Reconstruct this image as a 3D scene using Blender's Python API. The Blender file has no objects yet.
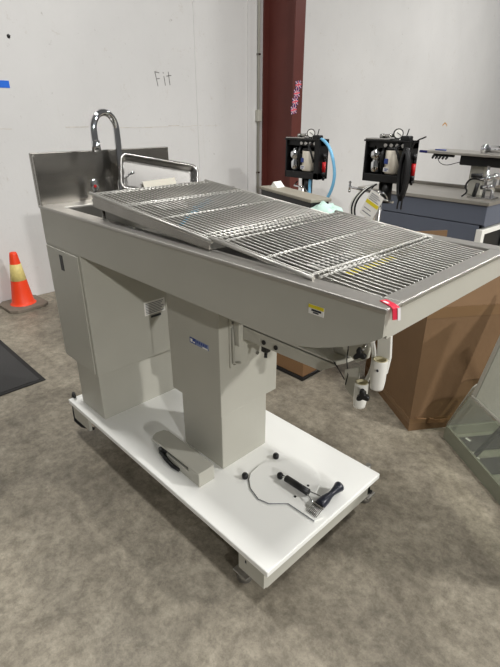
import bpy, bmesh, math, random
from mathutils import Vector, Matrix, Euler
random.seed(7)
C = bpy.context.scene.collection
sc = bpy.context.scene

# ------------------------------------------------------------------ materials
def rgb(h):
    """sRGB 0-255 triple to linear"""
    def f(c):
        c /= 255.0
        return c / 12.92 if c <= .04045 else ((c + .055) / 1.055) ** 2.4
    return (f(h[0]), f(h[1]), f(h[2]), 1)

def new_mat(name):
    m = bpy.data.materials.new(name); m.use_nodes = True
    nt = m.node_tree
    return m, nt, nt.nodes['Principled BSDF']

def mat(name, col, rough=.5, metal=0., var=.06, scale=9., bump=0., bscale=60., trans=0., ior=1.45, coat=0.):
    m, nt, p = new_mat(name)
    tc = nt.nodes.new('ShaderNodeTexCoord')
    nz = nt.nodes.new('ShaderNodeTexNoise'); nz.inputs['Scale'].default_value = scale; nz.inputs['Detail'].default_value = 5
    nt.links.new(tc.outputs['Object'], nz.inputs['Vector'])
    cr = nt.nodes.new('ShaderNodeValToRGB')
    c = rgb(col)
    cr.color_ramp.elements[0].position = .3; cr.color_ramp.elements[1].position = .7
    cr.color_ramp.elements[0].color = [x * (1 - var) for x in c[:3]] + [1]
    cr.color_ramp.elements[1].color = [min(1, x * (1 + var)) for x in c[:3]] + [1]
    nt.links.new(nz.outputs['Fac'], cr.inputs['Fac'])
    nt.links.new(cr.outputs['Color'], p.inputs['Base Color'])
    p.inputs['Roughness'].default_value = rough; p.inputs['Metallic'].default_value = metal
    p.inputs['Transmission Weight'].default_value = trans; p.inputs['IOR'].default_value = ior
    p.inputs['Coat Weight'].default_value = coat
    if bump:
        n2 = nt.nodes.new('ShaderNodeTexNoise'); n2.inputs['Scale'].default_value = bscale; n2.inputs['Detail'].default_value = 4
        nt.links.new(tc.outputs['Object'], n2.inputs['Vector'])
        b = nt.nodes.new('ShaderNodeBump'); b.inputs['Strength'].default_value = bump; b.inputs['Distance'].default_value = .01
        nt.links.new(n2.outputs['Fac'], b.inputs['Height']); nt.links.new(b.outputs['Normal'], p.inputs['Normal'])
    return m

PAINT = mat('beige_grey_paint', (181, 179, 168), .42, var=.025, scale=5)
PAINT_DK = mat('grey_paint', (160, 158, 148), .45, var=.03)
DECKW = mat('white_deck_paint', (244, 244, 239), .38, var=.02, scale=4)
STEEL = mat('stainless_steel', (176, 174, 170), .27, metal=1, var=.05, scale=14)
STEEL_D = mat('brushed_steel_dull', (150, 147, 141), .27, metal=1, var=.09, scale=10)
RIMS = mat('rim_steel', (184, 181, 175), .42, metal=.9, var=.05, scale=12)
BASINM = mat('basin_steel', (120, 118, 112), .45, metal=.85, var=.12, scale=6)
WIRE = mat('wire_steel', (186, 184, 178), .46, metal=1, var=.04)
CHROME = mat('chrome', (215, 216, 218), .08, metal=1, var=.02)
BLACK = mat('black_plastic', (22, 22, 23), .4, var=.15)
BLACKM = mat('black_satin', (15, 15, 16), .45, var=.2)
RUBBER = mat('black_rubber', (34, 33, 32), .8, var=.15)
NAVYBLK = mat('navy_black_plastic', (36, 40, 52), .35, var=.1)
WHITEP = mat('white_plastic', (236, 235, 228), .4, var=.02)
CREAM = mat('cream_plastic_bore', (214, 205, 170), .6, var=.04)
PAPER = mat('white_paper', (236, 234, 228), .7, var=.02)
INK = mat('dark_ink', (45, 46, 52), .7, var=.1)
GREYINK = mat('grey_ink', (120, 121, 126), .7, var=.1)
BLUEINK = mat('blue_label', (52, 72, 140), .6, var=.06)
YELLOW = mat('yellow_label', (222, 204, 40), .6, var=.03)
RED = mat('red_plastic', (196, 22, 28), .4, var=.05)
REDTAPE = mat('red_tape', (214, 30, 62), .5, var=.05)
ORANGE = mat('orange_vinyl', (235, 66, 26), .45, var=.05)
REFL = mat('yellowed_reflective_band', (218, 200, 128), .45, var=.08, scale=40)
CONEBASE = mat('dusty_rubber', (118, 108, 96), .8, var=.1, scale=20)
KRAFT = mat('kraft_cardboard', (120, 93, 65), .8, var=.05, scale=6, bump=.15, bscale=25)
KRAFT_D = mat('brown_cardboard', (132, 100, 68), .85, var=.06, scale=5)
TAPE = mat('packing_tape', (126, 98, 68), .3, var=.04)
REDIRON = mat('red_iron_primer', (94, 46, 39), .5, var=.08, scale=4)
SLATE = mat('slate_blue_laminate', (94, 100, 113), .45, var=.05, scale=3)
BENCHTOP = mat('bench_top_steel', (176, 172, 164), .35, metal=.7, var=.06, scale=8)
BLUET = mat('blue_tape', (20, 104, 216), .5, var=.05)
HOSE = mat('blue_hose', (122, 190, 228), .35, var=.04)
MINT = mat('mint_film', (196, 226, 214), .35, var=.06, scale=25)
NAVY = mat('navy_print', (30, 32, 96), .5, var=.02)
WHITEI = mat('white_print', (232, 226, 228), .5, var=.02)
PINKRED = mat('red_print', (222, 72, 96), .5, var=.02)
BEIGEJ = mat('beige_filter_jar', (226, 218, 202), .4, var=.05, scale=20)
PENCIL = mat('pencil_mark', (118, 116, 114), .8, var=.2, scale=40)
TEALP = mat('teal_scrap', (40, 150, 190), .5, var=.1)
CASEP = mat('green_grey_acrylic', (132, 134, 118), .3, var=.06)
TANM = mat('tan_smear', (196, 150, 84), .6, var=.2, scale=60)
GREYTOP = mat('grey_case_lid', (150, 144, 130), .5, var=.06)
def glass(name, col, rough=.03, mix=.6):
    m, nt, p = new_mat(name)
    p.inputs['Base Color'].default_value = rgb(col); p.inputs['Roughness'].default_value = .12
    tr = nt.nodes.new('ShaderNodeBsdfTransparent'); tr.inputs['Color'].default_value = rgb(col)
    mx = nt.nodes.new('ShaderNodeMixShader'); mx.inputs['Fac'].default_value = mix
    out = nt.nodes['Material Output']
    nz = nt.nodes.new('ShaderNodeTexNoise'); nz.inputs['Scale'].default_value = 30
    mp = nt.nodes.new('ShaderNodeMapRange'); mp.inputs['To Min'].default_value = mix - .06; mp.inputs['To Max'].default_value = mix + .06
    nt.links.new(nz.outputs['Fac'], mp.inputs['Value']); nt.links.new(mp.outputs['Result'], mx.inputs['Fac'])
    nt.links.new(tr.outputs[0], mx.inputs[1]); nt.links.new(p.outputs[0], mx.inputs[2]); nt.links.new(mx.outputs[0], out.inputs['Surface'])
    return m
GLASS = glass('green_tinted_glass', (228, 230, 223), mix=.13)
FROST = glass('frosted_green_panel', (214, 217, 204), mix=.85)

def floor_mat():
    m, nt, p = new_mat('polished_concrete')
    L = nt.links.new
    tc = nt.nodes.new('ShaderNodeTexCoord')
    def noise(s, d=6, r=.6, dist=0.):
        n = nt.nodes.new('ShaderNodeTexNoise'); n.inputs['Scale'].default_value = s; n.inputs['Detail'].default_value = d
        n.inputs['Roughness'].default_value = r; n.inputs['Distortion'].default_value = dist
        L(tc.outputs['Object'], n.inputs['Vector']); return n
    def ramp(n, p0, p1, c0, c1):
        r = nt.nodes.new('ShaderNodeValToRGB'); r.color_ramp.elements[0].position = p0; r.color_ramp.elements[1].position = p1
        r.color_ramp.elements[0].color = c0; r.color_ramp.elements[1].color = c1
        L(n.outputs['Fac'], r.inputs['Fac']); return r
    def mul(a, b, f=1.):
        x = nt.nodes.new('ShaderNodeMix'); x.data_type = 'RGBA'; x.blend_type = 'MULTIPLY'; x.inputs['Factor'].default_value = f
        L(a, x.inputs[6]); L(b, x.inputs[7]); return x.outputs[2]
    a = ramp(noise(1.6, 8, .65, .6), .3, .72, rgb((118, 111, 98)), rgb((160, 152, 136)))
    b = ramp(noise(4.5, 10, .78, .5), .38, .58, (.72, .71, .69, 1), (1.08, 1.08, 1.07, 1))
    c = ramp(noise(20, 9, .85), .40, .60, (.66, .65, .63, 1), (1.22, 1.22, 1.22, 1))
    d = ramp(noise(3.2, 9, .78, 1.2), .58, .66, (1, 1, 1, 1), (.76, .75, .72, 1))
    o = mul(mul(mul(a.outputs[0], b.outputs[0]), c.outputs[0]), d.outputs[0], .8)
    L(o, p.inputs['Base Color'])
    r = ramp(noise(4, 6), .3, .7, (.42, .42, .42, 1), (.68, .68, .68, 1)); L(r.outputs[0], p.inputs['Roughness'])
    bp = nt.nodes.new('ShaderNodeBump'); bp.inputs['Strength'].default_value = .08; bp.inputs['Distance'].default_value = .01
    L(noise(60).outputs['Fac'], bp.inputs['Height']); L(bp.outputs[0], p.inputs['Normal'])
    return m

def wall_mat(name, base):
    m, nt, p = new_mat(name)
    L = nt.links.new
    tc = nt.nodes.new('ShaderNodeTexCoord')
    def noise(s, d=6, r=.6, dist=0., st=None):
        n = nt.nodes.new('ShaderNodeTexNoise'); n.inputs['Scale'].default_value = s; n.inputs['Detail'].default_value = d
        n.inputs['Roughness'].default_value = r; n.inputs['Distortion'].default_value = dist
        if st:
            mp = nt.nodes.new('ShaderNodeMapping'); mp.inputs['Scale'].default_value = st
            L(tc.outputs['Object'], mp.inputs[0]); L(mp.outputs[0], n.inputs['Vector'])
        else: L(tc.outputs['Object'], n.inputs['Vector'])
        return n
    def ramp(n, p0, p1, c0, c1):
        r = nt.nodes.new('ShaderNodeValToRGB'); r.color_ramp.elements[0].position = p0; r.color_ramp.elements[1].position = p1
        r.color_ramp.elements[0].color = c0; r.color_ramp.elements[1].color = c1
        L(n.outputs['Fac'], r.inputs['Fac']); return r
    def mul(a, b, f=1.):
        x = nt.nodes.new('ShaderNodeMix'); x.data_type = 'RGBA'; x.blend_type = 'MULTIPLY'; x.inputs['Factor'].default_value = f
        L(a, x.inputs[6]); L(b, x.inputs[7]); return x.outputs[2]
    c = rgb(base)
    a = ramp(noise(1.2, 6), .3, .7, [x * .95 for x in c[:3]] + [1], [min(1, x * 1.03) for x in c[:3]] + [1])
    b = ramp(noise(5, 10, .85, .5), .59, .65, (1, 1, 1, 1), (.86, .83, .79, 1))
    d = ramp(noise(14, 9, .8), .63, .68, (1, 1, 1, 1), (.66, .64, .61, 1))
    s = ramp(noise(3, 5, .7, .2, (1, 6, .5)), .62, .8, (1, 1, 1, 1), (.93, .92, .90, 1))
    o = mul(mul(mul(a.outputs[0], b.outputs[0], .8), d.outputs[0], .9), s.outputs[0], .8)
    L(o, p.inputs['Base Color']); p.inputs['Roughness'].default_value = .6
    bp = nt.nodes.new('ShaderNodeBump'); bp.inputs['Strength'].default_value = .12; bp.inputs['Distance'].default_value = .01
    L(noise(40).outputs['Fac'], bp.inputs['Height']); L(bp.outputs[0], p.inputs['Normal'])
    return m
FLOOR = floor_mat()
WALLM = wall_mat('painted_tilt_up_wall', (213, 212, 210))
SEAM = mat('seam_caulk', (200, 194, 184), .7, var=.15, scale=20)

def mat_mat():
    m, nt, p = new_mat('ribbed_black_matting')
    tc = nt.nodes.new('ShaderNodeTexCoord'); w = nt.nodes.new('ShaderNodeTexNoise')
    w.inputs['Scale'].default_value = 120
    nt.links.new(tc.outputs['Object'], w.inputs['Vector'])
    cr = nt.nodes.new('ShaderNodeValToRGB'); cr.color_ramp.elements[0].color = (.022, .022, .023, 1); cr.color_ramp.elements[1].color = (.055, .053, .05, 1)
    nt.links.new(w.outputs['Fac'], cr.inputs['Fac']); nt.links.new(cr.outputs[0], p.inputs['Base Color']); p.inputs['Roughness'].default_value = .85
    b = nt.nodes.new('ShaderNodeBump'); b.inputs['Strength'].default_value = .4; nt.links.new(w.outputs['Fac'], b.inputs['Height']); nt.links.new(b.outputs[0], p.inputs['Normal'])
    return m
MATM = mat_mat()

# ------------------------------------------------------------------ mesh builder
class MB:
    def __init__(s): s.bm = bmesh.new(); s.mi = 0
    def _f(s, faces, smooth=False):
        for f in faces: f.material_index = s.mi; f.smooth = smooth
    def box(s, x0, x1, y0, y1, z0, z1, bev=0., M=None, seg=2):
        t = bmesh.new()
        vs = [t.verts.new((x, y, z)) for x in (x0, x1) for y in (y0, y1) for z in (z0, z1)]
        for q in ((0, 1, 3, 2), (4, 6, 7, 5), (0, 4, 5, 1), (2, 3, 7, 6), (0, 2, 6, 4), (1, 5, 7, 3)): t.faces.new([vs[i] for i in q])
        bmesh.ops.recalc_face_normals(t, faces=t.faces)
        if bev: bmesh.ops.bevel(t, geom=list(t.edges), offset=bev, segments=seg, profile=.5, affect='EDGES')
        s._merge(t, M); return s
    def _merge(s, t, M=None, smooth=False):
        if M is not None: bmesh.ops.transform(t, matrix=M, verts=t.verts)
        mp = {v: s.bm.verts.new(v.co) for v in t.verts}
        for f in t.faces:
            try:
                g = s.bm.faces.new([mp[v] for v in f.verts]); g.material_index = s.mi; g.smooth = smooth or f.smooth
            except ValueError: pass
        t.free()
    def cyl(s, a, b, r0, r1=None, n=16, caps=True):
        a, b = Vector(a), Vector(b); r1 = r0 if r1 is None else r1
        d = (b - a).normalized(); u = d.orthogonal().normalized(); w = d.cross(u)
        A = [s.bm.verts.new(a + (u * math.cos(t) + w * math.sin(t)) * r0) for t in [2 * math.pi * i / n for i in range(n)]]
        B = [s.bm.verts.new(b + (u * math.cos(t) + w * math.sin(t)) * r1) for t in [2 * math.pi * i / n for i in range(n)]]
        s._f([s.bm.faces.new((A[i], A[(i + 1) % n], B[(i + 1) % n], B[i])) for i in range(n)], True)
        if caps: s._f([s.bm.faces.new(A[::-1]), s.bm.faces.new(B)])
        return s
    def tube(s, pts, r, n=10, closed=False):
        pts = [Vector(p) for p in pts]; rings = []; N = len(pts)
        rr = r if isinstance(r, (list, tuple)) else [r] * N
        u = None
        for i, p in enumerate(pts):
            if closed: d = (pts[(i + 1) % N] - pts[i - 1]).normalized()
            else: d = (pts[min(i + 1, N - 1)] - pts[max(i - 1, 0)]).normalized()
            if u is None: u = d.orthogonal().normalized()
            u = (u - d * u.dot(d)).normalized(); w = d.cross(u)
            rings.append([s.bm.verts.new(p + (u * math.cos(t) + w * math.sin(t)) * rr[i]) for t in [2 * math.pi * k / n for k in range(n)]])
        fs = []
        for i in range(N if closed else N - 1):
            A, B = rings[i], rings[(i + 1) % N]
            for k in range(n): fs.append(s.bm.faces.new((A[k], A[(k + 1) % n], B[(k + 1) % n], B[k])))
        s._f(fs, True)
        if not closed: s._f([s.bm.faces.new(rings[0][::-1]), s.bm.faces.new(rings[-1])])
        return s
    def prism(s, poly, axis, a0, a1, M=None, bev=0.):
        """poly of 2-D points extruded along axis ('x': poly=(y,z); 'y': (x,z); 'z': (x,y))"""
        t = bmesh.new()
        def P(p, a): return {'x': (a, p[0], p[1]), 'y': (p[0], a, p[1]), 'z': (p[0], p[1], a)}[axis]
        A = [t.verts.new(P(p, a0)) for p in poly]; B = [t.verts.new(P(p, a1)) for p in poly]; n = len(poly)
        t.faces.new(A); t.faces.new(B[::-1])
        for i in range(n): t.faces.new((A[i], B[i], B[(i + 1) % n], A[(i + 1) % n]))
        bmesh.ops.recalc_face_normals(t, faces=t.faces)
        if bev: bmesh.ops.bevel(t, geom=list(t.edges), offset=bev, segments=2, profile=.5, affect='EDGES')
        s._merge(t, M); return s
    def lathe(s, prof, cen=(0, 0, 0), n=28, M=None):
        t = bmesh.new(); cx, cy, cz = cen; rings = []
        for r, z in prof:
            if r < 1e-5: rings.append([t.verts.new((cx, cy, cz + z))])
            else: rings.append([t.verts.new((cx + r * math.cos(2 * math.pi * k / n), cy + r * math.sin(2 * math.pi * k / n), cz + z)) for k in range(n)])
        for A, B in zip(rings, rings[1:]):
            for k in range(n):
                k2 = (k + 1) % n
                if len(A) == 1 and len(B) == 1: continue
                if len(A) == 1: f = t.faces.new((A[0], B[k2], B[k]))
                elif len(B) == 1: f = t.faces.new((A[k], A[k2], B[0]))
                else: f = t.faces.new((A[k], A[k2], B[k2], B[k]))
                f.smooth = True
        s._merge(t, M); return s
    def ball(s, c, r, sc=(1, 1, 1), sub=2, jit=0., M=None):
        t = bmesh.new(); bmesh.ops.create_icosphere(t, subdivisions=sub, radius=r)
        for v in t.verts:
            k = 1 + random.uniform(-jit, jit)
            v.co = Vector((v.co.x * sc[0] * k + c[0], v.co.y * sc[1] * k + c[1], v.co.z * sc[2] * k + c[2]))
        for f in t.faces: f.smooth = True
        s._merge(t, M, True); return s
    def build(s, name, mats, parent=None):
        me = bpy.data.meshes.new(name); s.bm.normal_update(); s.bm.to_mesh(me); s.bm.free()
        for m in (mats if isinstance(mats, (list, tuple)) else [mats]): me.materials.append(m)
        o = bpy.data.objects.new(name, me); C.objects.link(o)
        if parent:
            o.parent = parent
            W = Matrix.Identity(4); q = parent
            chain = []
            while q: chain.append(q); q = q.parent
            for q in reversed(chain): W = W @ q.matrix_parent_inverse @ q.matrix_basis if q.parent else q.matrix_basis.copy()
            o.matrix_parent_inverse = W.inverted()      # meshes are written in world coordinates
        return o

def tag(o, label, cat=None, group=None, kind=None):
    if label: o['label'] = label
    if cat: o['category'] = cat
    if group: o['group'] = group
    if kind: o['kind'] = kind
    return o
def thing(name, label, cat, loc=(0, 0, 0), rz=0., group=None):
    o = bpy.data.objects.new(name, None); C.objects.link(o); o.location = loc; o.rotation_euler = (0, 0, rz); o.empty_display_size = .05
    return tag(o, label, cat, group)
def struct(name, mb, m): return tag(mb.build(name, m), None, kind='structure')
def frame_M(o, ax, ay):
    ax = Vector(ax).normalized(); ay = Vector(ay); ay = (ay - ax * ay.dot(ax)).normalized(); az = ax.cross(ay)
    M = Matrix.Identity(4)
    for i in range(3): M[i][0] = ax[i]; M[i][1] = ay[i]; M[i][2] = az[i]; M[i][3] = o[i]
    return M
def rot_pts(p, M): return [M @ Vector(q) for q in p]
def arc(c, r, a0, a1, n, plane='xz'):
    out = []
    for i in range(n + 1):
        a = math.radians(a0 + (a1 - a0) * i / n); u, v = r * math.cos(a), r * math.sin(a)
        out.append({'xz': (c[0] + u, c[1], c[2] + v), 'yz': (c[0], c[1] + u, c[2] + v), 'xy': (c[0] + u, c[1] + v, c[2])}[plane])
    return out

def smooth(pts, it=2):
    pts = [Vector(p) for p in pts]
    for _ in range(it):
        o = [pts[0]]
        for a, b in zip(pts, pts[1:]): o += [a * .75 + b * .25, a * .25 + b * .75]
        o.append(pts[-1]); pts = o
    return pts

# ------------------------------------------------------------------ setting
WX = -4.47
m = MB().box(-4.9, 4.5, -3.5, 13, -.1, 0); struct('floor', m, FLOOR)
m = MB().box(WX - .2, WX, -3.5, 13, 0, 6.0); struct('wall_back', m, WALLM)
# panel seam, battens and the rough joint line of the wall
m = MB()
m.box(WX, WX + .004, 3.545, 3.56, 0, 6); struct('trim_1', m, WALLM)
m = MB().box(WX, WX + .012, 4.30, 4.36, 0, 6, .003); struct('trim_2', m, WALLM)
m = MB(); y = -3.4
while y < 4.25:
    l = random.uniform(.05, .3)
    if random.random() < .6: q = random.uniform(-.007, .007); m.box(WX, WX + .0015, y, y + l, 1.458 + q, 1.461 + q + random.uniform(0, .004))
    y += l
struct('trim_3', m, SEAM)
# steel column
t = thing('steel_column', 'red iron steel column standing against the white wall', 'column', (-4.23, 4.66, 0))
m = MB().box(WX, WX + .02, 4.552, 4.718, 0, 6, .002).build('rear_flange', REDIRON, t)
m = MB().box(WX + .02, -4.0, 4.628, 4.642, 0, 6).build('web', REDIRON, t)
m = MB().box(-4.0, -3.978, 4.552, 4.718, 0, 6, .002).build('front_flange', REDIRON, t)
# conduit
t = thing('conduit', 'thin grey conduit running up the wall left of the red column', 'conduit', (WX + .02, 4.47, 0))
MB().cyl((WX + .018, 4.47, 0), (WX + .018, 4.47, 6), .014, n=12).build('pipe', PAINT_DK, t)
b = MB().box(WX, WX + .05, 4.435, 4.505, 1.50, 1.63, .006).build('outlet_box', PAINT, t)
for z in (.9, 2.2, 3.3): MB().box(WX, WX + .034, 4.45, 4.49, z, z + .02, .003).build('clamp', STEEL_D, t)

# flag stickers on the column flange
def flag(cy, cz, tilt, label):
    w, h = .098, .082; X = -3.978
    M = Matrix.Translation((X, cy, cz)) @ Matrix.Rotation(tilt, 4, 'X')
    m = MB(); m.box(0, .0012, -w / 2, w / 2, -h / 2, h / 2, M=M)
    def strip(a, b, wd, x):
        a, b = Vector(a), Vector(b); d = (b - a).normalized(); nrm = Vector((-d.y, d.x)) * wd / 2
        m.prism([tuple(a + nrm), tuple(b + nrm), tuple(b - nrm), tuple(a - nrm)], 'x', .001, x, M=M)
    m.mi = 1
    k = .93
    strip((-w / 2 * k, -h / 2 * k), (w / 2 * k, h / 2 * k), .009, .0016); strip((-w / 2 * k, h / 2 * k), (w / 2 * k, -h / 2 * k), .009, .0016)
    strip((-w / 2, 0), (w / 2, 0), .021, .0020); strip((0, -h / 2), (0, h / 2), .013, .0020)
    m.mi = 2
    strip((-w / 2 * k, -h / 2 * k), (w / 2 * k, h / 2 * k), .003, .0018); strip((-w / 2 * k, h / 2 * k), (w / 2 * k, -h / 2 * k), .003, .0018)
    strip((-w / 2, 0), (w / 2, 0), .016, .0024); strip((0, -h / 2), (0, h / 2), .009, .0024)
    tag(m.build('flag_sticker', [NAVY, WHITEI, PINKRED]), label, 'sticker', 'flag stickers on the red column')
flag(4.640, 1.885, .14, 'topmost of four flag stickers on the red column')
flag(4.616, 1.798, .14, 'second flag sticker from the top on the red column')
flag(4.594, 1.711, .16, 'third flag sticker from the top on the red column')
flag(4.572, 1.624, .16, 'lowest of four flag stickers on the red column')

# wall marks
m = MB()
def stroke(m, a, b, w, x=WX, th=.0015):
    a, b = Vector(a), Vector(b); d = (b - a).normalized(); n = Vector((-d.y, d.x)) * w / 2
    m.prism([tuple(a + n), tuple(b + n), tuple(b - n), tuple(a - n)], 'x', x, x + th)
t = thing('pencil_writing', 'pencilled word Fit on the white wall above the tray', 'writing', (WX, 3.12, 1.89))
for word in ([((3.035, 1.955), (3.06, 1.83)), ((3.03, 1.957), (3.085, 1.95)), ((3.048, 1.895), (3.085, 1.90))],
             [((3.138, 1.925), (3.15, 1.84)), ((3.13, 1.958), (3.136, 1.948))], [((3.195, 1.965), (3.207, 1.845)), ((3.17, 1.925), (3.23, 1.935))]):
    m = MB()
    for a, b in word: stroke(m, a, b, .007)
    m.build('letter', PENCIL, t)
m = MB().box(WX, WX + .002, 1.40, 1.618, 1.765, 1.818); tag(m.build('tape_strip', BLUET), 'bright blue tape strip on the wall at left', 'tape')
m = MB().ball((WX, 1.68, 2.13), .016, (.3, 1, 1.1), 1, .15); tag(m.build('wall_plug', BLACK), 'small black plug spot on the wall above the blue tape', 'plug')
m = MB(); 
for a, b in [((9.44, 1.40), (9.52, 1.45)), ((9.52, 1.45), (9.60, 1.42)), ((9.60, 1.42), (9.63, 1.39))]: stroke(m, a, b, .024)
tag(m.build('wall_smear', TANM), 'small tan smear on the white wall at right', 'smear')

# floor mat
t = thing('floor_mat', 'black rubber backed mat on the concrete floor', 'mat', (-3.3, .3, 0))
MB().box(-4.0, -2.855, -.4, .873, 0, .008).build('carpet', MATM, t)
MB().box(-4.03, -2.825, .873, .903, 0, .006, .002).box(-2.855, -2.825, -.4, .873, 0, .006, .002).box(-4.03, -4.0, -.4, .873, 0, .006, .002).build('border', RUBBER, t)

# traffic cone
cx, cy = -4.285, 1.315
t = thing('traffic_cone', 'orange traffic cone with one yellowed reflective band beside the wall', 'cone', (cx, cy, 0), 0)
a = .21
Mb = Matrix.Translation((cx, cy, 0)) @ Matrix.Rotation(math.radians(3), 4, 'Z')
MB().prism([(-.12, -.17), (.12, -.17), (.17, -.12), (.17, .12), (.12, .17), (-.12, .17), (-.17, .12), (-.17, -.12)], 'z', .0, .028, M=Mb, bev=.004).build('base', [CONEBASE], t)
def cr(z): return .095 - (z - .028) * (.095 - .030) / .462
prof = [(cr(.02), .02), (cr(.028), .028), (cr(.255), .255)]
MB().lathe([(.112, .026), (.10, .036)] + [(cr(z), z) for z in (.05, .15, .245)]).build('body', ORANGE, t).matrix_parent_inverse = Matrix.Identity(4)
MB().lathe([(cr(.39), .39), (cr(.47), .47), (.028, .488), (.02, .492), (0, .492)]).build('tip', ORANGE, t).matrix_parent_inverse = Matrix.Identity(4)
bb = MB().lathe([(cr(.245), .245), (cr(.245) + .0015, .246), (cr(.39) + .0015, .389), (cr(.39), .39)]).build('reflective_band', REFL, t); bb.matrix_parent_inverse = Matrix.Identity(4)

# ------------------------------------------------------------------ the dissection table
T = thing('dissection_table', 'large beige grey pedestal dissection table with steel sink top on a white base', 'table', (-1.43, 1.11, 0))
# base
MB().box(-2.15, -.718, .776, 1.443, .195, .22, .004).build('base_deck', DECKW, T)
m = MB()
m.box(-.865, -.742, .786, .80, .112, .195).box(-.757, -.742, .80, 1.42, .105, .180).box(-.865, -.742, 1.405, 1.42, .112, .195)
m.box(-.775, -.757, .80, 1.405, .12, .195)
m.build('end_skirt', PAINT, T)
m = MB().box(-2.13, -1.965, .786, .80, .11, .195).box(-2.13, -2.115, .80, 1.42, .11, .195).box(-2.13, -1.965, 1.405, 1.42, .11, .195)
m.build('end_skirt', PAINT, T)
MB().box(-2.1, -.80, .98, 1.24, .14, .195).build('chassis_beam', BLACKM, T)
m = MB().box(-.832, -.826, .785, .787, .160, .172).build('skirt_mark', INK, T)
for (x, y) in ((-.885, .835), (-.80, 1.49), (-1.93, .95), (-1.93, 1.36)):
    m = MB().box(x - .035, x + .035, y - .03, y + .03, .03, .038, .003).cyl((x, y, .038), (x, y, .19), .012, n=12).cyl((x, y, .0), (x, y, .03), .03, .022, n=18)
    f = m.build('levelling_foot', RIMS, T)
    if y > 1.45: MB().box(x - .02, x + .02, 1.40, y, .09, .105, .002).build('bracket', STEEL, f)
    MB().cyl((x + .02, y + .012, .038), (x + .02, y + .012, .048), .008, n=6).build('bolt', BLACK, f)
MB().tube([(-2.12, .80, .235), (-2.155, .81, .24), (-2.172, .81, .20), (-2.165, .80, .13), (-2.14, .79, .085), (-2.09, .80, .07), (-2.02, .83, .075)], .008, 8).build('cable', BLACK, T)
# cabinet under the sink
MB().box(-2.075, -1.850, .822, 1.235, .22, .50, .003).build('cabinet_plinth', PAINT, T)
cab = MB().box(-2.105, -1.785, .792, 1.262, .495, 1.05, .003).build('cabinet', PAINT, T)
d = MB().box(-2.095, -1.80, .786, .792, .505, 1.040, .002).build('door', PAINT, cab)
MB().box(-1.972, -1.940, .7852, .7865, .952, 1.020, .0004).build('latch_recess', BLACKM, d)
m = MB().box(-1.785, -1.7838, 1.058, 1.171, .712, .778); m.mi = 1
for k in range(7): m.box(-1.784, -1.7832, 1.066, 1.163 - (k % 3) * .008, .766 - k * .0078, .7695 - k * .0078)
m.mi = 2; m.box(-1.785, -1.7835, 1.09, 1.145, .695, .706)
m.build('instruction_label', [PAPER, GREYINK, INK], cab)
# pedestal
MB().box(-1.444, -1.186, .998, 1.25, .22, .515, .003).build('lower_column', PAINT, T)
ped = MB().box(-1.468, -1.155, .971, 1.277, .505, 1.06, .003).build('column_sleeve', PAINT, T)
m = MB(); m.mi = 1; m.box(-1.327, -1.29, .9698, .971, .768, .791); m.mi = 2; m.box(-1.29, -1.216, .9698, .971, .768, .791); m.mi = 0
m.box(-1.322, -1.310, .9692, .9699, .773, .786).box(-1.306, -1.295, .9692, .9699, .773, .778)
m.mi = 1
for k in range(5): m.box(-1.285 + k * .013, -1.277 + k * .013, .9692, .9699, .778, .788)
m.mi = 0; m.box(-1.25, -1.22, .9692, .9699, .769, .774)
m.build('maker_label', [PAPER, BLUEINK, mat('pale_blue_label', (120, 132, 168), .6)], ped)
# body shell
prof = [(-2.10, 1.205), (-2.10, 1.05), (-.70, 1.047), (-.645, 1.052), (-.60, 1.064), (-.55, 1.082), (-.50, 1.104), (-.46, 1.124), (-.43, 1.146), (-.43, 1.205)]
m = MB().prism(prof, 'y', .79, .806).prism(prof, 'y', 1.448, 1.464)
m.box(-2.10, -2.085, .806, 1.448, 1.05, 1.205).box(-.445, -.43, .806, 1.448, 1.138, 1.205)
low = prof[1:-1]
for (a, b) in zip(low, low[1:]):
    m.prism([a, b, (b[0] - .004, b[1] + .012), (a[0] - .004, a[1] + .012)], 'y', .8, 1.455)
m.build('body_shell', PAINT, T)
# stainless basin
m = MB()
zr = 1.209
m.box(-2.104, -.426, .786, .845, 1.197, zr, .003).box(-2.104, -.426, 1.412, 1.468, 1.197, zr, .003)
m.box(-2.104, -1.98, .845, 1.412, 1.197, zr - .001, .002).box(-.472, -.426, .845, 1.412, 1.197, zr, .003)
m.box(-1.97, -.474, .833, .838, 1.13, 1.2).box(-1.97, -.474, 1.42, 1.425, 1.13, 1.2).box(-.478, -.472, .83, 1.42, 1.14, 1.2)
m.build('basin_rim', RIMS, T)
m = MB()
m.prism([(-1.60, 1.125), (-.475, 1.172), (-.475, 1.168), (-1.60, 1.120)], 'y', .835, 1.424)
m.box(-1.985, -1.60, .835, 1.424, 1.064, 1.072).box(-1.985, -1.978, .835, 1.424, 1.07, 1.2).box(-1.606, -1.60, .835, 1.424, 1.07, 1.125).box(-1.978, -1.6, .833, .838, 1.07, 1.2)
m.build('basin', BASINM, T)
m = MB().box(-2.112, -2.090, .788, 1.464, 1.20, 1.416, .003).box(-2.09, -2.07, .788, .796, 1.2, 1.408, .002)
bs = m.build('backsplash', STEEL_D, T)
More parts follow.
